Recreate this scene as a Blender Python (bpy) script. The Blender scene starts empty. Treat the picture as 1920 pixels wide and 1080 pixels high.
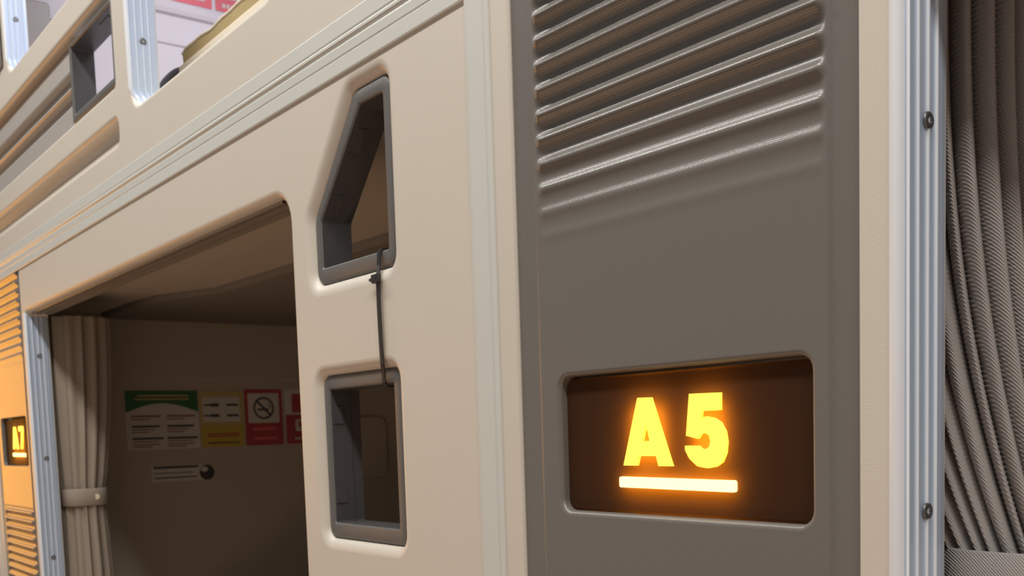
import bpy, bmesh, math, random
from mathutils import Matrix, Vector
random.seed(7)
S = bpy.context.scene
COL = S.collection

# ------------------------------------------------------------------ camera
# x runs along the pod wall, y into the wall (front face at y = 0), z up; the lens is 0.55 m from the wall
R = ((0.61556443, 0.0470905, -0.78667841), (0.78745274, -0.07677865, 0.61157438), (-0.03160076, -0.9959355, -0.08434375))
cd = bpy.data.cameras.new('camera'); cam = bpy.data.objects.new('camera', cd); COL.objects.link(cam)
M = Matrix.Identity(4)
for i in range(3):
    M[i][0] = R[i][0]; M[i][1] = -R[i][1]; M[i][2] = -R[i][2]
M[1][3] = -0.55
cam.matrix_world = M
cd.sensor_width = 36; cd.lens = 36.0
cd.shift_y = 429.8 / 1920
cd.clip_start = 0.02
cd.dof.use_dof = True; cd.dof.focus_distance = 0.80; cd.dof.aperture_fstop = 16
S.camera = cam

# ------------------------------------------------------------------ light
S.view_settings.view_transform = 'Standard'; S.view_settings.look = 'None'
S.view_settings.gamma = 1; S.view_settings.use_curve_mapping = False
S.view_settings.exposure = 0.0
w = bpy.data.worlds.new('world'); S.world = w; w.use_nodes = True
w.node_tree.nodes['Background'].inputs[0].default_value = (1.0, 0.96, 0.92, 1)
w.node_tree.nodes['Background'].inputs[1].default_value = 0.22

def area(name, loc, target, sx, sy, col, power):
    l = bpy.data.lights.new(name, 'AREA'); l.shape = 'RECTANGLE'; l.size = sx; l.size_y = sy
    l.color = col; l.energy = power
    o = bpy.data.objects.new(name, l); COL.objects.link(o); o.location = loc
    d = Vector(target) - Vector(loc)
    o.rotation_euler = d.to_track_quat('-Z', 'Y').to_euler()
    return o
FLOOR = -1.05
area('corridor_ceiling_light', (-0.4, -0.78, 1.85), (-0.4, -0.5, 0), 5.0, 0.20, (1.0, 0.97, 0.92), 84)
area('corridor_floor_light', (-0.7, -0.62, -1.0), (-0.7, -0.25, 0.1), 4.4, 0.10, (1.0, 0.60, 0.36), 7.5)
area('amber_night_light', (-4.5, -0.46, 0.05), (-2.6, -0.2, 0.05), 0.55, 0.9, (1.0, 0.40, 0.03), 9)
area('upper_bunk_lamp', (-1.75, 0.62, 1.47), (-1.75, 0.60, 0.4), 1.1, 0.5, (0.84, 0.87, 1.0), 11)

# ------------------------------------------------------------------ materials
def material(name, col, rough=0.5, metal=0.0, bump=None, emit=None, spec=0.5, mottled=0.0, trans=0.0):
    m = bpy.data.materials.new(name); m.use_nodes = True
    nt = m.node_tree; N = nt.nodes; L = nt.links; b = N['Principled BSDF']
    b.inputs['Base Color'].default_value = (*col, 1); b.inputs['Roughness'].default_value = rough
    b.inputs['Metallic'].default_value = metal; b.inputs['Specular IOR Level'].default_value = spec
    tc = N.new('ShaderNodeTexCoord')
    if mottled:
        nz = N.new('ShaderNodeTexNoise'); nz.inputs['Scale'].default_value = 14; nz.inputs['Detail'].default_value = 6
        L.new(tc.outputs['Object'], nz.inputs['Vector'])
        mx = N.new('ShaderNodeMix'); mx.data_type = 'RGBA'
        mx.inputs[6].default_value = (*[c * (1 - mottled) for c in col], 1)
        mx.inputs[7].default_value = (*[min(1, c * (1 + mottled)) for c in col], 1)
        L.new(nz.outputs['Fac'], mx.inputs[0]); L.new(mx.outputs[2], b.inputs['Base Color'])
    if emit:
        b.inputs['Emission Color'].default_value = (*emit[0], 1); b.inputs['Emission Strength'].default_value = emit[1]
    if bump:
        kind, size, strength, dist = bump
        bp = N.new('ShaderNodeBump'); bp.inputs['Strength'].default_value = strength; bp.inputs['Distance'].default_value = dist
        if kind == 'grain':
            v = N.new('ShaderNodeTexVoronoi'); v.inputs['Scale'].default_value = 1 / size
            L.new(tc.outputs['Object'], v.inputs['Vector']); L.new(v.outputs['Distance'], bp.inputs['Height'])
        else:
            sp = N.new('ShaderNodeSeparateXYZ'); L.new(tc.outputs['Object'], sp.inputs[0])
            k = 2 * math.pi / size
            def math_node(op, a, bb=None):
                n = N.new('ShaderNodeMath'); n.operation = op
                for i, q in enumerate((a, bb)):
                    if q is None: continue
                    if isinstance(q, (int, float)): n.inputs[i].default_value = q
                    else: L.new(q, n.inputs[i])
                return n.outputs[0]
            X, Z = sp.outputs[0], sp.outputs[2]
            if kind == 'dots':
                a = math_node('SINE', math_node('MULTIPLY', math_node('ADD', X, Z), k))
                c = math_node('SINE', math_node('MULTIPLY', math_node('SUBTRACT', X, Z), k))
                h = math_node('MULTIPLY', a, c)
            else:   # twill
                xy = math_node('ADD', X, sp.outputs[1])
                a = math_node('SINE', math_node('MULTIPLY', math_node('ADD', xy, Z), k))
                h = a
            L.new(h, bp.inputs['Height'])
        L.new(bp.outputs[0], b.inputs['Normal'])
    return m

BEIGE = material('beige moulded plastic', (0.64, 0.58, 0.498), 0.40, bump=('dots', 0.0027, 0.15, 0.0003), mottled=0.02, spec=0.45)
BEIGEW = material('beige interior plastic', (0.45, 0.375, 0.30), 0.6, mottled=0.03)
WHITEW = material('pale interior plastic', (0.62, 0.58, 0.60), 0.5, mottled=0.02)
GREY = material('taupe grey moulded plastic', (0.168, 0.152, 0.136), 0.285, bump=('dots', 0.0026, 0.16, 0.0003), spec=0.6)
FRAME = material('dark grey frame plastic', (0.125, 0.118, 0.112), 0.40, bump=('dots', 0.0030, 0.35, 0.0004))
LINER = material('charcoal liner plastic', (0.075, 0.072, 0.073), 0.36)
BAND = material('mid grey ribbed plastic', (0.36, 0.33, 0.30), 0.42, mottled=0.03)
TRIM = material('pale sage trim plastic', (0.62, 0.62, 0.575), 0.35, mottled=0.02)
ALU = material('satin anodised aluminium', (0.55, 0.66, 0.82), 0.33, metal=0.3, spec=0.6)
SCREW = material('steel screw', (0.20, 0.20, 0.20), 0.42, metal=0.8)
SHEEN = material('white edge sheen', (0.80, 0.82, 0.86), 0.30)  # white that paints the sheen on the beige strip's rounded end
RIDGELIT = material('lit aluminium ridge side', (0.92, 0.94, 0.97), 0.22)  # brighter copy of the aluminium, painting the glint along the ridges
TRACK = material('brown grey track', (0.24, 0.20, 0.16), 0.45)
BLACK = material('black plastic', (0.022, 0.021, 0.022), 0.38)
PLATE = material('smoked brown acrylic', (0.075, 0.037, 0.020), 0.5, spec=0.06)
def translucent_plate():
    nt = PLATE.node_tree; N = nt.nodes; L = nt.links
    tr = N.new('ShaderNodeBsdfTranslucent'); tr.inputs[0].default_value = (0.75, 0.42, 0.16, 1)
    ad = N.new('ShaderNodeMixShader'); ad.inputs[0].default_value = 0.45
    L.new(N['Principled BSDF'].outputs[0], ad.inputs[1]); L.new(tr.outputs[0], ad.inputs[2])
    L.new(ad.outputs[0], N['Material Output'].inputs[0])
translucent_plate()
GLOW = material('amber lit lettering', (0.9, 0.6, 0.1), 0.4, emit=((1.0, 0.66, 0.05), 1.6))
GLOWBAR = material('pale amber lit bar', (1.0, 0.8, 0.3), 0.4, emit=((1.0, 0.68, 0.22), 2.6))
TAUPE = material('taupe twill cloth', (0.38, 0.345, 0.325), 0.85, bump=('twill', 0.0022, 0.6, 0.0005), mottled=0.06)
SAND = material('sand coloured cloth', (0.33, 0.275, 0.22), 0.9, bump=('twill', 0.0040, 0.35, 0.0006), mottled=0.05)
OLIVE = material('olive tan fabric', (0.42, 0.32, 0.15), 0.85, mottled=0.12)
CREAM = material('cream binding', (0.80, 0.70, 0.55), 0.8)
SHADEPAD = material('shade toned ceiling lining', (0.20, 0.165, 0.135), 0.7, mottled=0.05)  # shade of the deep ceiling is put into this darker colour
FLOORM = material('corridor carpet', (0.20, 0.15, 0.11), 0.9, mottled=0.2)
PAPER = material('white print', (0.60, 0.55, 0.49), 0.6)
GREEN = material('green print', (0.04, 0.145, 0.06), 0.6)
YELLOW = material('yellow print', (0.52, 0.38, 0.06), 0.6)
YELLOWP = material('pale yellow print', (0.50, 0.40, 0.17), 0.6)
RED = material('red print', (0.40, 0.06, 0.06), 0.6)
PINK = material('faded red print', (0.70, 0.13, 0.16), 0.5)
DARKP = material('dark print', (0.06, 0.05, 0.05), 0.5)
BROWNP = material('brown print', (0.28, 0.16, 0.12), 0.5)

# ------------------------------------------------------------------ helpers
def link(name, me, mat, parent=None):
    o = bpy.data.objects.new(name, me); COL.objects.link(o)
    if mat and not me.materials: me.materials.append(mat)
    if parent:
        o.parent = parent
        if parent.type == 'EMPTY': o.matrix_parent_inverse = Matrix.Translation(-Vector(parent.location))
    return o

def bm_obj(name, bm, mat, parent=None, smooth=False):
    me = bpy.data.meshes.new(name)
    if smooth:
        for f in bm.faces: f.smooth = True
    bm.to_mesh(me); bm.free()
    return link(name, me, mat, parent)

def tag(o, label, cat, group=None):
    o['label'] = label; o['category'] = cat
    if group: o['group'] = group
    return o

def structure(o, label, cat='wall'):
    o['kind'] = 'structure'; o['label'] = label; o['category'] = cat
    return o

def thing(name, loc, label, cat, group=None):
    o = bpy.data.objects.new(name, None); COL.objects.link(o); o.location = loc; o.empty_display_size = 0.05
    return tag(o, label, cat, group)

def add_box(bm, x0, x1, y0, y1, z0, z1, bevel=0.0, seg=2):
    r = bmesh.ops.create_cube(bm, size=1)
    vs = r['verts']
    for v in vs:
        v.co = Vector(((x0 + x1) / 2 + v.co.x * (x1 - x0), (y0 + y1) / 2 + v.co.y * (y1 - y0), (z0 + z1) / 2 + v.co.z * (z1 - z0)))
    if bevel:
        es = list({e for v in vs for e in v.link_edges})
        bmesh.ops.bevel(bm, geom=es, offset=bevel, segments=seg, profile=0.5, affect='EDGES')

def box(name, x0, x1, y0, y1, z0, z1, mat, parent=None, bevel=0.0):
    bm = bmesh.new(); add_box(bm, x0, x1, y0, y1, z0, z1, bevel)
    return bm_obj(name, bm, mat, parent)

def offset_poly(P, d):
    """move every edge of a counter-clockwise polygon outwards by d"""
    n = len(P); out = []
    for i in range(n):
        a, b, c = P[i - 1], P[i], P[(i + 1) % n]
        e1 = Vector((b[0] - a[0], b[1] - a[1])).normalized(); e2 = Vector((c[0] - b[0], c[1] - b[1])).normalized()
        n1 = Vector((e1.y, -e1.x)); n2 = Vector((e2.y, -e2.x))
        k = d / max(0.2, 1 + n1.dot(n2))
        out.append((b[0] + (n1.x + n2.x) * k, b[1] + (n1.y + n2.y) * k))
    return out

def rounded(P, rad, d=0.0, seg=6):
    """counter-clockwise polygon, rounded by rad (number or list), grown by d"""
    Q = offset_poly(P, d) if d else P
    n = len(Q); out = []
    if not isinstance(rad, (list, tuple)): rad = [rad] * n
    for i in range(n):
        a, b, c = (Vector(Q[i - 1]), Vector(Q[i]), Vector(Q[(i + 1) % n]))
        u = (a - b).normalized(); v = (c - b).normalized()
        cross = (b - a).x * (c - b).y - (b - a).y * (c - b).x
        r = max(0.0005, rad[i] + (d if cross > 0 else -d))
        ang = math.acos(max(-1, min(1, u.dot(v))))
        t = min(r / math.tan(ang / 2), (a - b).length * 0.49, (c - b).length * 0.49)
        r = t * math.tan(ang / 2)
        cen = b + (u + v).normalized() * (r / math.sin(ang / 2))
        p0 = b + u * t; p1 = b + v * t
        a0 = math.atan2(p0.y - cen.y, p0.x - cen.x); a1 = math.atan2(p1.y - cen.y, p1.x - cen.x)
        da = (a1 - a0 + math.pi) % (2 * math.pi) - math.pi
        for s in range(seg + 1):
            t_ = a0 + da * s / seg
            out.append((cen.x + r * math.cos(t_), cen.y + r * math.sin(t_)))
    return out

def rect(x0, x1, z0, z1): return [(x0, z0), (x1, z0), (x1, z1), (x0, z1)]

def ring(bm, pts, y): return [bm.verts.new((p[0], y, p[1])) for p in pts]

def bridge(bm, A, B, smooth=True):
    n = len(A)
    for i in range(n):
        try:
            f = bm.faces.new((A[i], A[(i + 1) % n], B[(i + 1) % n], B[i])); f.smooth = smooth
        except ValueError: pass

def fill(bm, loops):
    es = []
    for L_ in loops:
        for i in range(len(L_)):
            a, b = L_[i], L_[(i + 1) % len(L_)]
            e = bm.edges.get((a, b)) or bm.edges.new((a, b)); es.append(e)
    g = bmesh.ops.triangle_fill(bm, use_beauty=True, use_dissolve=False, edges=es, normal=(0, -1, 0))
    for f in g['geom']:
        if isinstance(f, bmesh.types.BMFace): f.smooth = False

def panel_into(bm, outline, holes, y=0.0, edge_depth=0.02):
    """flat panel at depth y with rounded-over holes; holes: (polygon, radius, bevel, depth)"""
    out = ring(bm, outline, y); loops = [out]
    back = ring(bm, outline, y + edge_depth); bridge(bm, out, back, False)
    for P, rad, b, depth in holes:
        prev = None
        for s in range(7):
            t = s / 6 * math.pi / 2
            lp = ring(bm, rounded(P, rad, b * (1 - math.sin(t))), y + b * (1 - math.cos(t)))
            if prev is None: loops.append(lp)
            else: bridge(bm, prev, lp)
            prev = lp
        lp = ring(bm, rounded(P, rad, 0), y + depth); bridge(bm, prev, lp, False)
    fill(bm, loops)

def panel(name, outline, holes, mat, parent, y=0.0, edge_depth=0.02):
    bm = bmesh.new(); panel_into(bm, outline, holes, y, edge_depth)
    return bm_obj(name, bm, mat, parent)

def grid_into(bm, xs, zs, fn):
    V = [[bm.verts.new((x, fn(x, z), z)) for x in xs] for z in zs]
    for j in range(len(zs) - 1):
        for i in range(len(xs) - 1):
            f = bm.faces.new((V[j][i], V[j][i + 1], V[j + 1][i + 1], V[j + 1][i])); f.smooth = True

def extrude_profile(bm, prof, axis, a, b, closed=False, smooth=False):
    """prof: list of the two other coordinates; axis 'x': (z, y) pairs, 'z': (x, y) pairs, 'y': (x, z) pairs"""
    def pt(p, t):
        return (t, p[1], p[0]) if axis == 'x' else (p[0], p[1], t) if axis == 'z' else (p[0], t, p[1])
    A = [bm.verts.new(pt(p, a)) for p in prof]; B = [bm.verts.new(pt(p, b)) for p in prof]
    n = len(prof)
    for i in range(n if closed else n - 1):
        f = bm.faces.new((A[i], A[(i + 1) % n], B[(i + 1) % n], B[i])); f.smooth = smooth
    if closed:
        bm.faces.new(A); bm.faces.new(B[::-1])

def prism(name, pts, y0, y1, mat, parent, holes=()):
    """flat shape of the x-z outline pts from y0 (front) to y1"""
    bm = bmesh.new(); loops = []
    for P in [pts] + list(holes):
        A = ring(bm, P, y0); B = ring(bm, P, y1); bridge(bm, A, B, False); loops.append(A)
    fill(bm, loops)
    return bm_obj(name, bm, mat, parent)

def smoothstep(a, b, t):
    t = max(0, min(1, (t - a) / (b - a))); return t * t * (3 - 2 * t)

# ------------------------------------------------------------------ corridor floor, mouldings
structure(box('floor', -6, 3, -1.6, 1.4, FLOOR - 0.05, FLOOR, FLOORM), 'dull brown carpeted corridor floor in front of the pods', 'floor')

bm = bmesh.new()
prof = [(0.376, 0.010), (0.376, -0.004), (0.3775, -0.0052), (0.3915, -0.0052), (0.3925, -0.0035), (0.3928, -0.0015), (0.3935, -0.0030),
        (0.3945, -0.0040), (0.4030, -0.0048), (0.4045, -0.0040), (0.4050, -0.0010), (0.4065, -0.0035), (0.4085, -0.0062), (0.4108, -0.0064),
        (0.4128, -0.0040), (0.4134, -0.0008), (0.4142, -0.0030), (0.4150, -0.0038), (0.4310, -0.0038), (0.4322, -0.0026), (0.4325, 0.010)]
extrude_profile(bm, [(z, y if y > 0 else 0.45 * y - 0.0002) for z, y in prof], 'x', -5.2, 2.2)
structure(bm_obj('trim_1', bm, TRIM), 'pale sage horizontal moulding between the lower and upper bunks', 'trim')

def vertical_trim(n, x, label):
    bm = bmesh.new()
    pr = [(x - 0.0175, 0.008), (x - 0.0175, -0.001), (x - 0.0165, -0.002), (x - 0.0125, -0.0022), (x - 0.0118, -0.0034), (x + 0.0095, -0.0034),
          (x + 0.0102, -0.0022), (x + 0.0160, -0.0018), (x + 0.0170, -0.0008), (x + 0.0170, 0.008)]
    extrude_profile(bm, pr, 'z', FLOOR, 0.3775)
    structure(bm_obj('trim_%d' % n, bm, TRIM), label, 'trim')
vertical_trim(2, -0.734, 'pale sage vertical strip beside the beige edge of the sign panel')
vertical_trim(3, -2.776, 'pale sage vertical strip beyond the amber lit sign panel')
vertical_trim(4, 1.308, 'pale sage vertical strip at the far end of the front pod')

# plain neighbours that only carry on the row
structure(box('wall_left', -5.2, -2.7935, 0.0, 0.04, FLOOR, 0.376, BEIGE), 'beige moulded wall of the next pod beyond the amber panel', 'wall')
structure(box('wall_upper_right', -0.748, 2.2, 0.0, 0.04, 0.4325, 1.60, BEIGE), 'plain beige upper bunk wall over the front pod', 'wall')
structure(box('wall_upper_left', -5.2, -2.752, 0.0, 0.04, 0.4325, 1.60, BEIGE), 'plain beige upper bunk wall at the end of the row', 'wall')

# ------------------------------------------------------------------ shared pieces
def screw_mesh():
    bm = bmesh.new(); n = 20; rings = []
    for r, h in ((0.0052, 0.0), (0.0050, 0.0007), (0.0040, 0.0011), (0.0022, 0.0012)):
        rings.append([bm.verts.new((h, r * math.cos(2 * math.pi * i / n), r * math.sin(2 * math.pi * i / n))) for i in range(n)])
    for a, b in zip(rings, rings[1:]): bridge(bm, a, b)
    # cross recess: a star-shaped sunk centre
    inner = [bm.verts.new((0.0002, (0.0021 if i % 5 == 0 else 0.0007) * math.cos(2 * math.pi * i / n), (0.0021 if i % 5 == 0 else 0.0007) * math.sin(2 * math.pi * i / n))) for i in range(n)]
    bridge(bm, rings[-1], inner, False); bm.faces.new(inner)
    me = bpy.data.meshes.new('screw'); bm.to_mesh(me); bm.free(); me.materials.append(SCREW); return me
SCREW_ME = screw_mesh()

def jamb(parent, path, screws):
    """grooved aluminium profile swept along the return of an opening; path: (x, z, nx, nz), n points into the opening"""
    bm = bmesh.new()
    pr = [(-0.0030, 0.0012), (0.0004, 0.0004)]
    ridges = (0.0018, 0.0120, 0.0225, 0.0320)
    for i, y in enumerate(ridges):
        pr += [(0.0010, y - 0.0008), (0.0026, y - 0.0004), (0.0027, y + 0.0003), (0.0011, y + 0.0008)]
        if i < 3: pr += [(0.0007, (y + ridges[i + 1]) / 2)]
    pr += [(0.0012, 0.0390), (0.0004, 0.0435), (-0.0030, 0.0440)]
    prev = None
    for x, z, nx, nz in path:
        sink = 0.010 * nz * nz
        ln = [bm.verts.new((x + nx * n_, y + sink * (y < 0.03), z + nz * (n_ - 0.002 * nz))) for n_, y in pr]
        if prev:
            for k in range(len(ln) - 1):
                f = bm.faces.new((prev[k], prev[k + 1], ln[k + 1], ln[k]))
                if k > 1 and (k - 2) % 5 == 0 and k < 20: f.material_index = 1  # front ridge sides painted bright, as if catching the light
        prev = ln
    o = bm_obj('aluminium_jamb', bm, ALU, parent); o.data.materials.append(RIDGELIT); o['label'] = 'grooved satin aluminium door edge'
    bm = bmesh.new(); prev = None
    bead = [(-0.0098, 0.0002), (-0.0085, -0.0010), (-0.0070, -0.0020), (-0.0052, -0.0027), (-0.0030, -0.0030), (-0.0008, -0.0016), (0.0000, 0.0004), (0.0000, 0.0020)]  # added half-round strip, white in place of the edge's sheen
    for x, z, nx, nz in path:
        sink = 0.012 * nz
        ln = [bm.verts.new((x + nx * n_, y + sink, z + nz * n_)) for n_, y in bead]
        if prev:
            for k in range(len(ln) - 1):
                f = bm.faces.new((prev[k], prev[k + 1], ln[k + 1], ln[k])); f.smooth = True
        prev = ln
    b = bm_obj('edge_sheen', bm, SHEEN, parent); b['label'] = 'white sheen of the rounded strip edge, painted as a thin raised strip'
    for z in screws:
        q = link('screw', SCREW_ME, SCREW, o); q.location = (path[0][0] + 0.0018, 0.0225, z)
    return o

def jamb_path(x, ztop, zbot, r, tail=0.0):
    """down the side facing +x, then round the lower corner on to the sill"""
    p = [(x, ztop, 1, 0), (x, zbot + r, 1, 0)]
    if r:
        for i in range(1, 9):
            a = math.pi / 2 * i / 8
            p.append((x + r - r * math.cos(a), zbot + r - r * math.sin(a), math.cos(a), math.sin(a)))
        if tail: p.append((x + r + tail, zbot, 0, 1))
    return p

RIBP = 0.0194
def grey_panel(parent, dx, dz, hole):
    """ribbed sign panel; dx, dz shift the measured A5 panel"""
    bm = bmesh.new()
    xl, xr = -0.691 + dx, -0.361 + dx
    il, ir = -0.664 + dx, -0.3835 + dx
    def face(x):      # flat flange, tiny crease, inner field a little proud
        a = smoothstep(il - 0.003, il + 0.001, x) * (1 - smoothstep(ir - 0.0008, ir + 0.0016, x))
        return 0.0030 - 0.0016 * a
    def lines(a, b, k): return [a + (b - a) * i / k for i in range(k)]
    xs = [xl] + lines(xl + 0.002, il - 0.004, 3) + lines(il - 0.004, il + 0.014, 18) + lines(il + 0.014, ir - 0.010, 14) + lines(ir - 0.010, ir + 0.003, 18) + lines(ir + 0.003, xr, 3) + [xr]
    def ribs(x, z):
        ends = smoothstep(il, il + 0.011, x) * (1 - smoothstep(ir - 0.007, ir - 0.0005, x))
        up = smoothstep(0.135 + dz, 0.270 + dz, z)
        lo = 1 - smoothstep(-0.170 + dz, -0.158 + dz, z)
        amp = 0.0034 * max(up, lo)
        if amp <= 0: return face(x)
        ph = 2 * math.pi * ((z - (0.3325 + dz if up > 0 else -0.171 + dz)) / RIBP)
        wv = 0.5 + 0.5 * math.cos(ph + 0.75 + 0.35 * math.sin(ph))
        return face(x) - 2 * amp * ends * (wv - 0.5) - amp * 0.35 * ends
    ztop, zmid, zlow = 0.376, 0.12 + dz, -0.145 + dz
    nz = int((ztop - zmid) / 0.0011)
    grid_into(bm, xs, [zmid + (ztop - zmid) * i / nz for i in range(nz + 1)], ribs)
    nz = int((zlow + 0.62) / 0.0016)
    grid_into(bm, xs, [FLOOR] + [-0.62 + (zlow + 0.62) * i / nz for i in range(nz + 1)], ribs)
    # middle field: flange strips + plate with the sign opening
    xa, xb = il + 0.003, ir - 0.003
    k = len(xs)
    grid_into(bm, [x for x in xs if x < xa] + [xa], [zlow, zmid], lambda x, z: face(x))
    grid_into(bm, [xb] + [x for x in xs if x > xb], [zlow, zmid], lambda x, z: face(x))
    panel_into(bm, rect(xa, xb, zlow, zmid), [(hole, 0.010, 0.0042, 0.016)], face((xa + xb) / 2), 0.0)
    o = bm_obj('sign_panel', bm, GREY, parent); o['label'] = 'ribbed taupe grey panel'
    # side walls of the sign recess are closed by a backing
    return o

# ------------------------------------------------------------------ lower pods
N1_OUT = [(-1.0605, 0.170), (-0.891, 0.170), (-0.891, 0.357), (-0.962, 0.357), (-1.0605, 0.243)]
N1_IN = [(-1.047, 0.1875), (-0.9055, 0.1875), (-0.9055, 0.3415), (-0.952, 0.3415), (-1.047, 0.2395)]
N2_OUT = rect(-1.0585, -0.891, -0.1155, 0.0675)
N2_IN = rect(-1.045, -0.9065, -0.0985, 0.0525)
def shift(P, dx, dz=0): return [(x + dx, z + dz) for x, z in P]

def window_frame(parent, O, I, ro, ri, plates=(), y0=0.0065, depth=0.045):
    bm = bmesh.new()
    loops = [(rounded(O, ro, 0.0012), y0 + 0.012), (rounded(O, ro, 0.0008), y0 + 0.0028), (rounded(O, ro, -0.0012), y0 + 0.0006), (rounded(O, ro, -0.0026), y0),
             (rounded(I, ri, 0.0022), y0), (rounded(I, ri, 0.0008), y0 + 0.0005), (rounded(I, ri, 0), y0 + 0.0018)]
    prev = None
    for pts, y in loops:
        lp = ring(bm, pts, y)
        if prev: bridge(bm, prev, lp)
        prev = lp
    o = bm_obj('window_frame', bm, FRAME, parent); o['label'] = 'dark grey plastic window frame'
    bm = bmesh.new()
    a = ring(bm, rounded(I, ri, 0), y0 + 0.0018); b = ring(bm, rounded(I, ri, 0), depth); c = ring(bm, rounded(I, ri, 0.012), depth); 
    bridge(bm, a, b, False); bridge(bm, b, c, False)
    l = bm_obj('window_liner', bm, LINER, o)
    return o

def latch(parent, p, q, y0, y1, h):
    """thin clip plate lying on the liner side between x-z points p and q, proud by h"""
    bm = bmesh.new()
    d = Vector((q[0] - p[0], q[1] - p[1])).normalized(); nx, nz = (-d.y, d.x)
    if nx < 0: nx, nz = -nx, -nz
    base = [(p[0], y0, p[1]), (q[0], y0, q[1]), (q[0], y1, q[1]), (p[0], y1, p[1])]
    A = [bm.verts.new(v) for v in base]; B = [bm.verts.new((v[0] + nx * h, v[1], v[2] + nz * h)) for v in base]
    bridge(bm, A, B, False); bm.faces.new(B)
    return bm_obj('clip_plate', bm, LINER, parent)

def interior(parent, x0, x1, zf, zc, mat, wall_x):
    """bunk shell: side walls, ceiling, back wall, bed base"""
    bm = bmesh.new()
    zl = zc - 0.167
    pr = [(wall_x + 0.004, zc + 0.02), (wall_x + 0.008, zc - 0.01), (wall_x + 0.008, zl + 0.003), (wall_x + 0.006, zl), (wall_x, zl - 0.002), (wall_x, zf - 0.02), (wall_x - 0.03, zf - 0.02), (wall_x - 0.03, zc + 0.02)]
    extrude_profile(bm, pr, 'y', 0.045, 1.26, closed=True)
    bm_obj('side_wall', bm, mat, parent)
    box('side_wall', x1, x1 + 0.03, 0.045, 1.26, zf - 0.02, zc + 0.02, mat, parent)
    box('bunk_ceiling', wall_x - 0.03, x1 + 0.03, 0.045, 1.26, zc, zc + 0.042, mat, parent)
    box('back_wall', wall_x, x1, 1.20, 1.23, zf - 0.02, zc, mat, parent)
    box('bed_base', wall_x, x1, 0.045, 1.20, zf - 0.06, zf, mat, parent)

def lower_pod(dx, dz, label, group, screws, wname):
    """dx moves the measured A7 pod (sign panel right edge at x = -2.403)"""
    t = thing('sleeping_pod', (-2.0 + dx, 0.3, FLOOR), label, 'sleeping pod')
    X = lambda v: v + dx
    door = rect(X(-2.374), X(-1.112), -0.66, 0.283)
    holes = [(door, [0.03, 0.03, 0.036, 0.012], 0.0095, 0.045), (shift(N1_OUT, dx), [0.016, 0.012, 0.014, 0.016, 0.022], 0.015, 0.021), (shift(N2_OUT, dx), 0.013, 0.013, 0.021)]
    fp = panel('front_panel', rect(X(-2.403), X(-0.7505), FLOOR, 0.376), holes, BEIGE, t); fp['label'] = 'beige moulded front panel'
    bm = bmesh.new()
    e0, e1 = X(-2.760), X(-2.7335)
    extrude_profile(bm, [(e0, 0.01), (e0, 0.0), (e1 - 0.0035, -0.0005), (e1 - 0.0012, 0.0), (e1, 0.0018), (e1, 0.01)], 'z', FLOOR, 0.376)
    bm_obj('edge_strip', bm, BEIGE, t)
    f = window_frame(t, shift(N1_OUT, dx), shift(N1_IN, dx), [0.016, 0.012, 0.014, 0.016, 0.022], [0.002, 0.002, 0.004, 0.004, 0.006])
    s0, s1 = N1_IN[4], N1_IN[3]
    sl = lambda k: (X(s0[0] + (s1[0] - s0[0]) * k), s0[1] + (s1[1] - s0[1]) * k)
    for k0, k1 in ((0.06, 0.24), (0.62, 0.82)): latch(f, sl(k1), sl(k0), 0.012, 0.026, 0.0012)
    f = window_frame(t, shift(N2_OUT, dx), shift(N2_IN, dx), 0.013, [0.002] * 4)
    for za, zb in ((0.014, 0.033), (-0.076, -0.057)): latch(f, (X(-1.045), za), (X(-1.045), zb), 0.010, 0.022, 0.0016)
    box('liner_rib', X(-1.045), X(-1.0435), 0.0295, 0.0315, -0.0985, 0.0525, LINER, f)
    jamb(t, jamb_path(X(-2.374), 0.2815, -0.66, 0.03), screws)
    # curtain track under the header
    bm = bmesh.new()
    extrude_profile(bm, [(0.2832, 0.0115), (0.2795, 0.0120), (0.2795, 0.0160), (0.2828, 0.0163), (0.2828, 0.0205), (0.2795, 0.0208), (0.2795, 0.0320), (0.2825, 0.0323), (0.2825, 0.0380), (0.2795, 0.0385), (0.2795, 0.0500), (0.332, 0.0510)], 'x', X(-2.366), X(-1.150))
    bm_obj('curtain_track', bm, TRACK, t)
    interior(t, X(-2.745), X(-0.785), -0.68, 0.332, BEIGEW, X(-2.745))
    # lowered lining of the deep part of the ceiling, shade painted into its darker colour
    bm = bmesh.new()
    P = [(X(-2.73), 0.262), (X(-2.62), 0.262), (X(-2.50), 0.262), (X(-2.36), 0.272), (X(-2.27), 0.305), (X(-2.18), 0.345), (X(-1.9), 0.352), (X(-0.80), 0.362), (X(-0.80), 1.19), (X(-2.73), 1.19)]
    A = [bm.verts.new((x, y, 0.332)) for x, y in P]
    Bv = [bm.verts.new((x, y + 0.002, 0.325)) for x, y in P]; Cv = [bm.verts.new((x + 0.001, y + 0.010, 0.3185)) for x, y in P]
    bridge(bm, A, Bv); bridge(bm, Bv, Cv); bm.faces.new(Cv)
    bm_obj('ceiling_lining', bm, SHADEPAD, t)
    # shallow rounded pad on the side wall seen through the lower window
    bm = bmesh.new(); prev = None
    Q = rect(0.93, 1.103, -0.130, 0.058)
    for d, h in ((0, 0.0), (0, 0.004), (-0.004, 0.0065), (-0.010, 0.0065)):
        lp = [bm.verts.new((X(-2.745) + h, p[0], p[1])) for p in rounded(Q, 0.03, d)]
        if prev: bridge(bm, prev, lp)
        prev = lp
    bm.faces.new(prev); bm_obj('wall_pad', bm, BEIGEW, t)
    grey_panel(t, dx - 2.042, dz, shift(rect(-0.641, -0.3975, -0.067, 0.042), dx - 2.042, dz))
    return t

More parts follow.
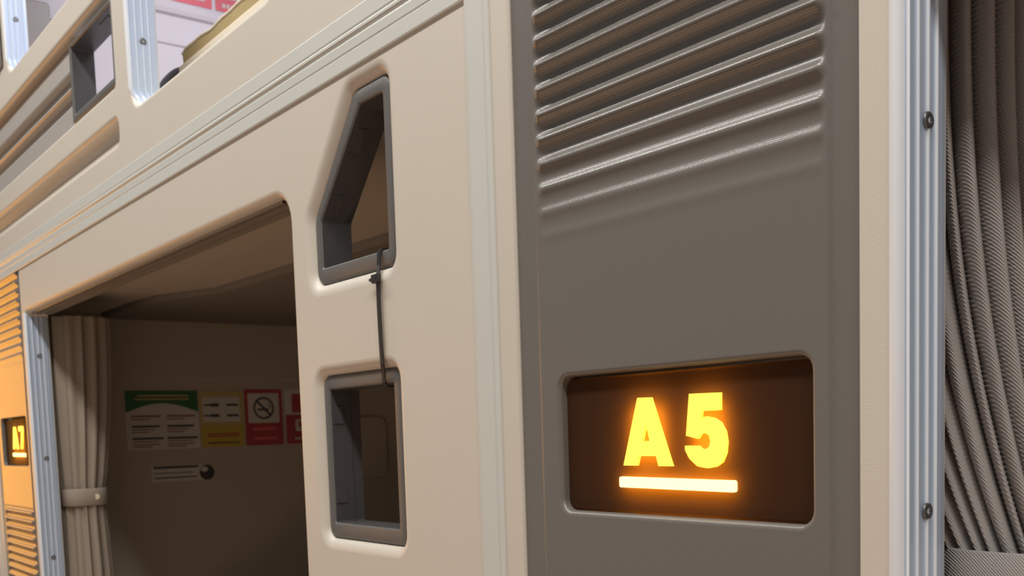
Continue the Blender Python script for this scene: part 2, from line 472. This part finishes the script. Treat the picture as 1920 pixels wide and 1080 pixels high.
lower_pod(0.0, 0.023, 'lower sleeping pod with open dark doorway and two small side windows', None, (0.192, -0.028, -0.244, -0.46), 'a7')
lower_pod(2.042, 0.0, 'lower sleeping pod whose grey ribbed panel holds the A5 sign', None, (0.172, -0.056, -0.284, -0.51), 'a5')

# ------------------------------------------------------------------ upper pod over A7
up = thing('sleeping_pod', (-2.0, 0.3, 0.4325), 'upper bunk pod with stepped guard rail above the horizontal moulding', 'sleeping pod')
opening = [(-2.374, 0.777), (-1.624, 0.777), (-1.624, 0.511), (-1.112, 0.511), (-1.112, 1.46), (-2.374, 1.46)]
INSET = rect(-2.735, -1.7005, 0.566, 0.718)
SLOT = rect(-2.735, -1.6975, 0.477, 0.514)
fp = panel('front_panel', rect(-2.752, -0.748, 0.4325, 1.60),
           [(opening, [0.03, 0.04, 0.032, 0.036, 0.036, 0.012], 0.0085, 0.045), (INSET, [0.008, 0.006, 0.006, 0.008], 0.0085, 0.024), (SLOT, [0.008, 0.010, 0.014, 0.008], 0.009, 0.024)], BEIGE, up)
fp['label'] = 'beige moulded front panel'
bm = bmesh.new()
extrude_profile(bm, [(0.515, 0.016), (0.500, 0.021), (0.497, 0.0215), (0.4955, 0.0185), (0.477, 0.014)], 'x', -2.735, -1.6975)
bm_obj('slot_back', bm, BEIGE, up)
bm = bmesh.new()
extrude_profile(bm, [(0.718, 0.020), (0.7105, 0.0205), (0.7085, 0.016), (0.664, 0.008), (0.661, 0.009), (0.6585, 0.020), (0.6440, 0.021), (0.6400, 0.013), (0.6365, 0.009),
                     (0.6320, 0.008), (0.6290, 0.011), (0.6265, 0.020), (0.6130, 0.021), (0.6085, 0.013), (0.604, 0.0115), (0.572, 0.008), (0.566, 0.0075)], 'x', -2.735, -1.9445)
o = bm_obj('ribbed_strip', bm, BAND, up); o['label'] = 'grey strip with stepped horizontal ribs'
f = window_frame(up, rect(-1.9415, -1.7015, 0.5665, 0.7000), rect(-1.930, -1.707, 0.580, 0.6935), 0.004, 0.002, y0=0.0015, depth=0.042)
latch_bm = bmesh.new(); add_box(latch_bm, -1.80, -1.755, 0.014, 0.026, 0.6922, 0.6936); bm_obj('clip_plate', latch_bm, LINER, f)
jamb(up, jamb_path(-2.374, 1.459, 0.777, 0.03), (0.889, 1.11, 1.33))
jamb(up, jamb_path(-1.624, 0.740, 0.511, 0.032), (0.614,))
interior(up, -2.745, -0.785, 0.500, 1.512, WHITEW, -2.745)
# ribbed sign panel of the upper pod, only its edge reaches the picture
bm = bmesh.new()
grid_into(bm, [-2.735, -2.70, -2.69, -2.44, -2.43, -2.405], [0.80 + 0.0022 * i for i in range(300)],
          lambda x, z: -0.003 - (0.006 * (0.5 + 0.5 * math.cos(2 * math.pi * z / RIBP)) if -2.695 < x < -2.435 else 0))
o = bm_obj('sign_panel', bm, GREY, up); o['label'] = 'ribbed taupe grey panel'
# recessed grey locker front on the far wall
bm = bmesh.new(); prev = None
for d, h in ((0, 0.0), (0, 0.006), (-0.003, 0.009), (-0.006, 0.009)):
    lp = [bm.verts.new((-2.737 + h, p[0], p[1])) for p in rounded(rect(0.06, 0.188, 0.90, 1.078), 0.008, d)]
    if prev: bridge(bm, prev, lp)
    prev = lp
bm.faces.new(prev); bm_obj('locker_front', bm, BAND, up)
bm = bmesh.new()
extrude_profile(bm, [(-2.745, 1.054), (-2.7425, 1.053), (-2.740, 1.050), (-2.740, 1.046), (-2.745, 1.044)], 'y', 0.19, 1.2)
bm_obj('wall_ledge', bm, WHITEW, up)
bm = bmesh.new()
extrude_profile(bm, [(-2.745, 1.152), (-2.736, 1.150), (-2.732, 1.135), (-2.736, 1.124), (-2.745, 1.122)], 'y', 0.19, 1.2)
bm_obj('wall_ledge', bm, WHITEW, up)

# ------------------------------------------------------------------ number signs
A_OUT = [(-0.5562, 0.0216), (-0.5426, 0.0214), (-0.5221, -0.0299), (-0.5356, -0.0299), (-0.5378, -0.0224), (-0.5559, -0.0224), (-0.5585, -0.0297), (-0.5726, -0.0297)]
A_TRI = [(-0.5479, 0.0031), (-0.544, -0.0112), (-0.5475, -0.0112), (-0.5477, -0.0190), (-0.5484, -0.0190), (-0.5482, -0.0112), (-0.5524, -0.0112)]
FIVE = [(-0.504, 0.0222), (-0.4756, 0.0218), (-0.4758, 0.0096), (-0.4927, 0.0096), (-0.4936, 0.0041), (-0.489, 0.0056), (-0.4817, 0.0043), (-0.4756, 0.001), (-0.4716, -0.0054),
        (-0.4703, -0.0125), (-0.4713, -0.0203), (-0.4747, -0.0267), (-0.4803, -0.0299), (-0.488, -0.0311), (-0.4972, -0.0297), (-0.5046, -0.0244), (-0.5084, -0.0186), (-0.5088, -0.015),
        (-0.4962, -0.0151), (-0.4941, -0.0171), (-0.4899, -0.0181), (-0.4858, -0.0158), (-0.4847, -0.0119), (-0.4861, -0.0075), (-0.4896, -0.0059), (-0.4939, -0.0066), (-0.4967, -0.0101), (-0.5075, -0.0077)]
SEVEN = [(-0.5075, 0.0220), (-0.4690, 0.0218), (-0.4690, 0.0110), (-0.4850, -0.0298), (-0.4985, -0.0298), (-0.4825, 0.0105), (-0.5075, 0.0105)]
BAR = rounded([(-0.5777, -0.0466), (-0.4632, -0.0476), (-0.4632, -0.0394), (-0.5775, -0.0384)], 0.0018)
def number_sign(dx, dz, digit, label, txt, tx=0.0):
    t = thing('number_sign', (-0.519 + dx, 0.012, -0.067 + dz), label, 'sign', 'lit pod number signs')
    bm = bmesh.new()
    P = shift([(-0.6405, -0.0668), (-0.3980, -0.0668), (-0.3980, 0.0400), (-0.6405, 0.0400)], dx, dz)
    prev = None
    for d, y in ((0, 0.0175), (0, 0.0100), (-0.0010, 0.0090), (-0.0022, 0.0088)):
        lp = ring(bm, rounded(P, 0.009, d), y)
        if prev: bridge(bm, prev, lp)
        prev = lp
    fill(bm, [prev])
    bm_obj('sign_plate', bm, PLATE, t)
    box('light_box', -0.6405 + dx, -0.3980 + dx, 0.0330, 0.0345, -0.0668 + dz, 0.0400 + dz, BLACK, t)
    bm = bmesh.new(); a_ = ring(bm, rounded(P, 0.009, 0), 0.0170); b_ = ring(bm, rounded(P, 0.009, 0), 0.0345); bridge(bm, a_, b_, False)
    bm_obj('light_box_rim', bm, BLACK, t)
    dx += tx
    # the sign's own lamps behind the smoked plate
    for (cx, cz, wx_, wz_, pw) in ((-0.5475, -0.006, 0.032, 0.040, 0.024), (-0.4880, -0.005, 0.026, 0.040, 0.021), (-0.5200, -0.043, 0.110, 0.006, 0.018)):
        area('sign_backlight', (cx + dx, 0.0185, cz + dz), (cx + dx, 0.0, cz + dz), wx_, wz_, (1.0, 0.42, 0.03), pw)
    a = prism('letter', shift(A_OUT, dx, dz), 0.0060, 0.0092, GLOW, t, [shift(A_TRI, dx, dz)]); a['label'] = 'glowing letter A'
    b = prism('digit', shift(digit, dx, dz), 0.0060, 0.0092, GLOW, t); b['label'] = 'glowing digit ' + txt
    c = prism('underline', shift(BAR, dx, dz), 0.0060, 0.0092, GLOWBAR, t); c['label'] = 'glowing pale bar under the characters'
number_sign(0, 0, FIVE, 'smoked brown plate with glowing amber A5 and a bar below', '5')
number_sign(-2.042, 0.023, SEVEN, 'small amber A7 number sign on the orange lit ribbed panel', '7', 0.014)

# ------------------------------------------------------------------ curtains
def curtain(label, mat, cx_top, cx_tied, top, tied, n, amp, ztop, zband, hband, zbot, dz_fine, percol, bead, soft):
    """gathered curtain: a bunch of upright pleats, squeezed by a band; top / tied: (centre y, half width x, half depth y)"""
    t = thing('curtain', (cx_tied, top[0], zbot), label, 'curtain')
    rnd = random.Random(n); cols = n * percol
    jit = [rnd.uniform(0.6, 1.35) for _ in range(n)]; jx = [rnd.uniform(-0.22, 0.22) for _ in range(n)]; jit.append(jit[0]); jx.append(jx[0])
    zmid = zband - hband / 2
    zs = [ztop]
    while zs[-1] > zbot: zs.append(zs[-1] - (dz_fine if zs[-1] > zband - hband else 0.006))
    verts = []; faces = []
    for z in zs:
        if z > zmid: w = 1 - min(1, (ztop - z) / (ztop - zmid)) ** 2.2
        else: w = 0.6 * min(1, (zmid - z) / (zmid - zbot)) ** 0.7
        cx = cx_tied + (cx_top - cx_tied) * w; cy = tied[0] + (top[0] - tied[0]) * w; a = tied[1] + (top[1] - tied[1]) * w; b = tied[2] + (top[2] - tied[2]) * w
        for i in range(cols):
            u = i / percol; k = int(u); fr = u - k
            e = jit[k] * (1 - fr) + jit[k + 1] * fr
            th = 2 * math.pi * (u + jx[k] * (1 - fr) + jx[k + 1] * fr) / n + 0.35 * w * math.sin(3 * z) * 0.15
            sn = abs(math.sin(math.pi * u)); cs = -math.cos(2 * math.pi * u)
            prof = cs if soft else 2 * sn ** 0.62 - 1
            d = amp * e * (0.62 + 0.38 * w) * prof - amp
            if bead:
                g = bead * (1 - sn) ** 0.8 * math.sin(2 * math.pi * z / 0.0031); d += g * 0.8; th += g * 12 * math.copysign(1, math.cos(math.pi * fr)) * 0.6
            verts.append((cx + (a + d) * math.cos(th), cy + (b + d) * math.sin(th), z))
    for j in range(len(zs) - 1):
        for i in range(cols):
            i2 = (i + 1) % cols; faces.append((j * cols + i, j * cols + i2, (j + 1) * cols + i2, (j + 1) * cols + i))
    me = bpy.data.meshes.new('cloth'); me.from_pydata(verts, [], faces); me.shade_smooth()
    link('cloth', me, mat, t)
    bm = bmesh.new(); prev = None; m_ = 48; cx = cx_tied
    for d, z in ((-0.003, zband - 0.002), (0, zband), (0.0012, zband - 0.0012), (0.0016, zmid), (0.0012, zband - hband + 0.0012), (0, zband - hband), (-0.003, zband - hband + 0.002)):
        lp = []
        for i in range(m_):
            q = 2 * math.pi * i / m_; c_, s_ = math.cos(q), math.sin(q)
            lp.append(bm.verts.new((cx + (tied[1] + d) * math.copysign(abs(c_) ** 0.75, c_), tied[0] + (tied[2] + d) * math.copysign(abs(s_) ** 0.75, s_), z)))
        if prev: bridge(bm, prev, lp)
        prev = lp
    bnd = bm_obj('tie_band', bm, mat, t); bnd['label'] = 'wide cloth tie band'
    return t, bnd

curtain('dark taupe twill curtain gathered beside the aluminium edge of the A5 pod', TAUPE,
        -0.385, -0.305, (0.112, 0.080, 0.068), (0.106, 0.050, 0.052), 34, 0.0120, 0.278, -0.082, 0.062, -0.60, 0.00062, 16, 0.0012, False)
ct, cb = curtain('sand coloured curtain tied back inside the dark open doorway', SAND,
        -2.427, -2.427, (0.116, 0.080, 0.072), (0.103, 0.070, 0.050), 15, 0.0060, 0.278, -0.098, 0.038, -0.62, 0.006, 14, 0.0, True)
bm = bmesh.new(); bmesh.ops.create_cone(bm, cap_ends=True, segments=16, radius1=0.007, radius2=0.006, depth=0.003, matrix=Matrix.Translation((-2.3575, 0.118, -0.117)) @ Matrix.Rotation(math.pi / 2, 4, 'Y'))
bm_obj('snap_button', bm, CREAM, cb)

# ------------------------------------------------------------------ cable tie across the two windows
t = thing('cable_tie', (-0.917, 0.0, 0.05), 'thin black cable tie linking the two small windows', 'cable tie')
bm = bmesh.new()
path = [(0.1915, 0.030, -0.9230), (0.1895, 0.0085, -0.9220), (0.1865, 0.0040, -0.9200), (0.172, 0.0025, -0.9190), (0.160, -0.0028, -0.9130), (0.13, -0.0032, -0.9128),
        (0.09, -0.0030, -0.9120), (0.072, -0.0018, -0.9130), (0.0625, 0.0035, -0.9200), (0.0535, 0.0045, -0.9220), (0.0500, 0.0085, -0.9240), (0.0490, 0.034, -0.9240)]
hw, th = 0.0030, 0.0007
prev = None
for i, (z, y, x) in enumerate(path):
    a = path[max(0, i - 1)]; b = path[min(len(path) - 1, i + 1)]
    d = Vector((b[1] - a[1], b[0] - a[0])).normalized(); n_ = Vector((-d.y, d.x))
    lp = [bm.verts.new((x + sx * hw, y + n_.x * st * th, z + n_.y * st * th)) for sx, st in ((-1, -1), (1, -1), (1, 1), (-1, 1))]
    if prev: bridge(bm, prev, lp, False)
    prev = lp
bm_obj('strap', bm, BLACK, t)
bm = bmesh.new(); add_box(bm, -0.9185, -0.9075, -0.0085, -0.0020, 0.1530, 0.1620, 0.0012)
add_box(bm, -0.9250, -0.9180, -0.0068, -0.0050, 0.1560, 0.1590, 0.0006)
bm_obj('tie_head', bm, BLACK, t)

# ------------------------------------------------------------------ notices on the end walls (print runs along y, facing +x)
def sheet(parent, name, wx, y0, y1, z0, z1, mat, lift, rad=0.003, pts=None):
    bm = bmesh.new()
    P = pts if pts else rounded(rect(y0, y1, z0, z1), rad, seg=3)
    A = [bm.verts.new((wx + lift - 0.0006, p[0], p[1])) for p in P]; B = [bm.verts.new((wx + lift, p[0], p[1])) for p in P]
    bridge(bm, A, B, False); bm.faces.new(B)
    return bm_obj(name, bm, mat, parent)

def no_smoking(label, wx, y0, y1, z0, z1, mat):
    t = thing('no_smoking_notice', (wx, (y0 + y1) / 2, z0), label, 'notice')
    sheet(t, 'backing', wx, y0, y1, z0, z1, mat, 0.0012)
    w_, h_ = y1 - y0, z1 - z0
    sheet(t, 'white_field', wx, y0 + 0.09 * w_, y1 - 0.09 * w_, z0 + 0.40 * h_, z1 - 0.07 * h_, PAPER, 0.0018, 0.002)
    cy, cz, r = (y0 + y1) / 2, z0 + 0.665 * h_, 0.20 * h_
    bm = bmesh.new(); n = 32
    o_ = [bm.verts.new((wx + 0.0022, cy + r * math.cos(2 * math.pi * i / n), cz + r * math.sin(2 * math.pi * i / n))) for i in range(n)]
    i_ = [bm.verts.new((wx + 0.0022, cy + .82 * r * math.cos(2 * math.pi * i / n), cz + .82 * r * math.sin(2 * math.pi * i / n))) for i in range(n)]
    bridge(bm, o_, i_, False)
    k = r * 0.64; q = r * 0.07
    bm.faces.new([bm.verts.new((wx + 0.0022, cy + a, cz + b)) for a, b in ((-k - q, k - q), (-k + q, k + q), (k + q, -k + q), (k - q, -k - q))])
    bm_obj('prohibition_ring', bm, DARKP, t)
    sheet(t, 'cigarette', wx, cy - 0.6 * r, cy + 0.45 * r, cz - 0.22 * r, cz - 0.04 * r, DARKP, 0.0024, 0.0005)
    bm = bmesh.new()
    pr = [(cy + 0.5 * r, cz - 0.02 * r), (cy + 0.62 * r, cz + 0.15 * r), (cy + 0.40 * r, cz + 0.3 * r), (cy + 0.5 * r, cz + 0.5 * r), (cy + 0.58 * r, cz + 0.5 * r), (cy + 0.5 * r, cz + 0.32 * r), (cy + 0.72 * r, cz + 0.16 * r), (cy + 0.58 * r, cz - 0.02 * r)]
    bm.faces.new([bm.verts.new((wx + 0.0024, a, b)) for a, b in pr]); bm_obj('smoke', bm, DARKP, t)
    for zz in (0.27, 0.10):
        sheet(t, 'print_line', wx, y0 + 0.18 * w_, y1 - 0.18 * w_, z0 + zz * h_, z0 + (zz + 0.05) * h_, PINK if mat is RED else PAPER, 0.0018, 0.0005)
    return t

WX = -2.745
# green and white guidance sheet
t = thing('guidance_notice', (WX, 0.41, -0.021), 'white notice with curved green heading on the dark bunk wall', 'notice')
sheet(t, 'backing', WX, 0.313, 0.509, -0.021, 0.136, PAPER, 0.0012, 0.008)
pts = [(0.3135, 0.1355), (0.3135, 0.078)] + [(0.3135 + 0.195 * i / 14, 0.078 + 0.024 * math.sin(math.pi * i / 14)) for i in range(1, 14)] + [(0.5085, 0.078), (0.5085, 0.1355)]
sheet(t, 'green_heading', WX, 0, 0, 0, 0, GREEN, 0.0018, pts=pts)
for z, a, b in ((0.122, 0.345, 0.482), (0.113, 0.337, 0.484)): sheet(t, 'print_line', WX, a, b, z - 0.002, z + 0.002, YELLOWP, 0.0024, 0.0003)
for c0 in (0.327, 0.421):
    for r0, (z, l) in enumerate(((0.068, 0.078), (0.060, 0.05), (0.041, 0.074), (0.033, 0.060), (0.026, 0.045), (0.009, 0.082), (0.001, 0.070), (-0.007, 0.074), (-0.013, 0.05))):
        hd = r0 in (0, 2, 5)
        sheet(t, 'print_line', WX, c0, c0 + l, z - (0.0028 if hd else 0.0016), z + (0.0028 if hd else 0.0016), DARKP if r0 in (2, 5) else BROWNP, 0.0018, 0.0003)
# yellow cable notice
t = thing('cable_notice', (WX, 0.576, -0.020), 'yellow notice showing two dark cable connectors', 'notice')
sheet(t, 'backing', WX, 0.5125, 0.6385, -0.020, 0.134, YELLOWP, 0.0012)
sheet(t, 'white_field', WX, 0.521, 0.628, 0.050, 0.118, PAPER, 0.0018, 0.002)
sheet(t, 'yellow_field', WX, 0.5145, 0.6365, -0.018, 0.040, YELLOW, 0.0018, 0.002)
for z in (0.096, 0.067):
    for a, b, h in ((0.524, 0.546, 0.0022), (0.544, 0.568, 0.0042), (0.590, 0.624, 0.0030)): sheet(t, 'connector', WX, a, b, z - h, z + h, DARKP, 0.0024, 0.001)
for z, m in ((0.016, RED), (0.010, RED), (-0.008, DARKP)): sheet(t, 'print_line', WX, 0.532, 0.622, z - 0.0016, z + 0.0016, m, 0.0024, 0.0003)
no_smoking('red no smoking notice on the dark bunk wall below', WX, 0.643, 0.757, -0.019, 0.139, RED)
t = thing('warning_notice', (WX, 0.82, -0.019), 'red and white warning notice beside the lower no smoking notice', 'notice')
sheet(t, 'backing', WX, 0.766, 0.880, -0.019, 0.139, PAPER, 0.0012)
sheet(t, 'red_field', WX, 0.767, 0.879, -0.0185, 0.066, RED, 0.0018)
sheet(t, 'red_mark', WX, 0.788, 0.850, 0.072, 0.126, RED, 0.0018)
sheet(t, 'white_mark', WX, 0.796, 0.850, 0.018, 0.052, PAPER, 0.0024, 0.006)
sheet(t, 'red_center', WX, 0.806, 0.840, 0.030, 0.046, RED, 0.0030, 0.003)
sheet(t, 'print_line', WX, 0.792, 0.856, -0.006, 0.000, PAPER, 0.0024, 0.0005)
# narrow label with round picture
t = thing('contact_label', (WX, 0.46, -0.112), 'narrow white label with a round dark picture on the bunk wall', 'label')
sheet(t, 'backing', WX, 0.372, 0.528, -0.108, -0.066, PAPER, 0.0008, 0.002)
for z, h, b in ((-0.0700, 0.0028, 0.500), (-0.0850, 0.0010, 0.485), (-0.0975, 0.0016, 0.495)): sheet(t, 'print_line', WX, 0.377, b, z - h, z + h, DARKP, 0.0014, 0.0003)
n = 20
sheet(t, 'round_picture', WX, 0, 0, 0, 0, DARKP, 0.0018, pts=[(0.524 + 0.021 * math.cos(2 * math.pi * i / n), -0.088 + 0.021 * math.sin(2 * math.pi * i / n)) for i in range(n)])
sheet(t, 'picture_detail', WX, 0, 0, 0, 0, PAPER, 0.0022, pts=[(0.517 + 0.010 * math.cos(2 * math.pi * i / n), -0.079 + 0.007 * math.sin(2 * math.pi * i / n)) for i in range(n)])
# upper bunk notices
no_smoking('pinkish red no smoking notice on the bright upper bunk wall', WX, 0.498, 0.611, 1.160, 1.318, PINK)
t = thing('warning_notice', (WX, 0.68, 1.16), 'red warning notice with white print on the bright upper bunk wall', 'notice')
sheet(t, 'backing', WX, 0.620, 0.734, 1.160, 1.318, PAPER, 0.0012)
sheet(t, 'red_field', WX, 0.621, 0.733, 1.1605, 1.245, PINK, 0.0018)
sheet(t, 'white_mark', WX, 0.646, 0.704, 1.197, 1.231, PAPER, 0.0024, 0.006)
for k in range(6): sheet(t, 'print_line', WX, 0.640 + k * 0.0125, 0.649 + k * 0.0125, 1.171, 1.182, PAPER, 0.0024, 0.0005)

# ------------------------------------------------------------------ bedding in the upper bunk
t = thing('folded_blanket', (-1.4, 0.3, 0.50), 'olive tan folded bedding rising behind the upper bunk sill', 'bedding')
bm = bmesh.new(); rnd = random.Random(3); nx = 34; prof = []
for i in range(nx + 1):
    u = i / nx; x = -1.712 + 0.58 * u
    top = 0.6440 + 0.0016 * math.sin(u * 21) + 0.0010 * math.sin(u * 47 + 1)
    if i == 0: top -= 0.004
    prof.append((x, top))
rows_ = []
for x, top in prof:
    rows_.append([bm.verts.new((x, y, z)) for y, z in ((0.121, 0.5005), (0.120, 0.618), (0.1185, top - 0.003), (0.121, top), (0.20, top + 0.002), (0.42, top - 0.01), (0.43, 0.5005))])
for a, b in zip(rows_, rows_[1:]):
    for k in range(6): f = bm.faces.new((a[k], b[k], b[k + 1], a[k + 1])); f.smooth = k not in (1,)
bm.faces.new(rows_[0]); bm.faces.new(rows_[-1][::-1])
bm_obj('folded_cloth', bm, OLIVE, t)
bm = bmesh.new(); prev = None
for x, top in prof:
    lp = [bm.verts.new((x, 0.1185 + 0.0022 * math.cos(a), top - 0.0005 + 0.0022 * math.sin(a))) for a in (0, 1.05, 2.1, 3.14, 4.19, 5.24)]
    if prev: bridge(bm, prev, lp)
    prev = lp
bm_obj('piping', bm, CREAM, t)
box('lower_sheet', -1.716, -1.13, 0.112, 0.1195, 0.5005, 0.6195, CREAM, t, 0.002)
bm = bmesh.new()
bmesh.ops.create_uvsphere(bm, u_segments=24, v_segments=14, radius=1)
for v in bm.verts:
    x, y, z = v.co
    v.co = Vector((-1.803 + 0.079 * math.copysign(abs(x) ** 0.8, x), 0.140 + 0.028 * y, 0.5720 + 0.0715 * math.copysign(abs(z) ** 0.7, z)))
tag(bm_obj('pouch', bm, BLACK, None, True), 'small black soft pouch lying next to the olive bedding', 'pouch')
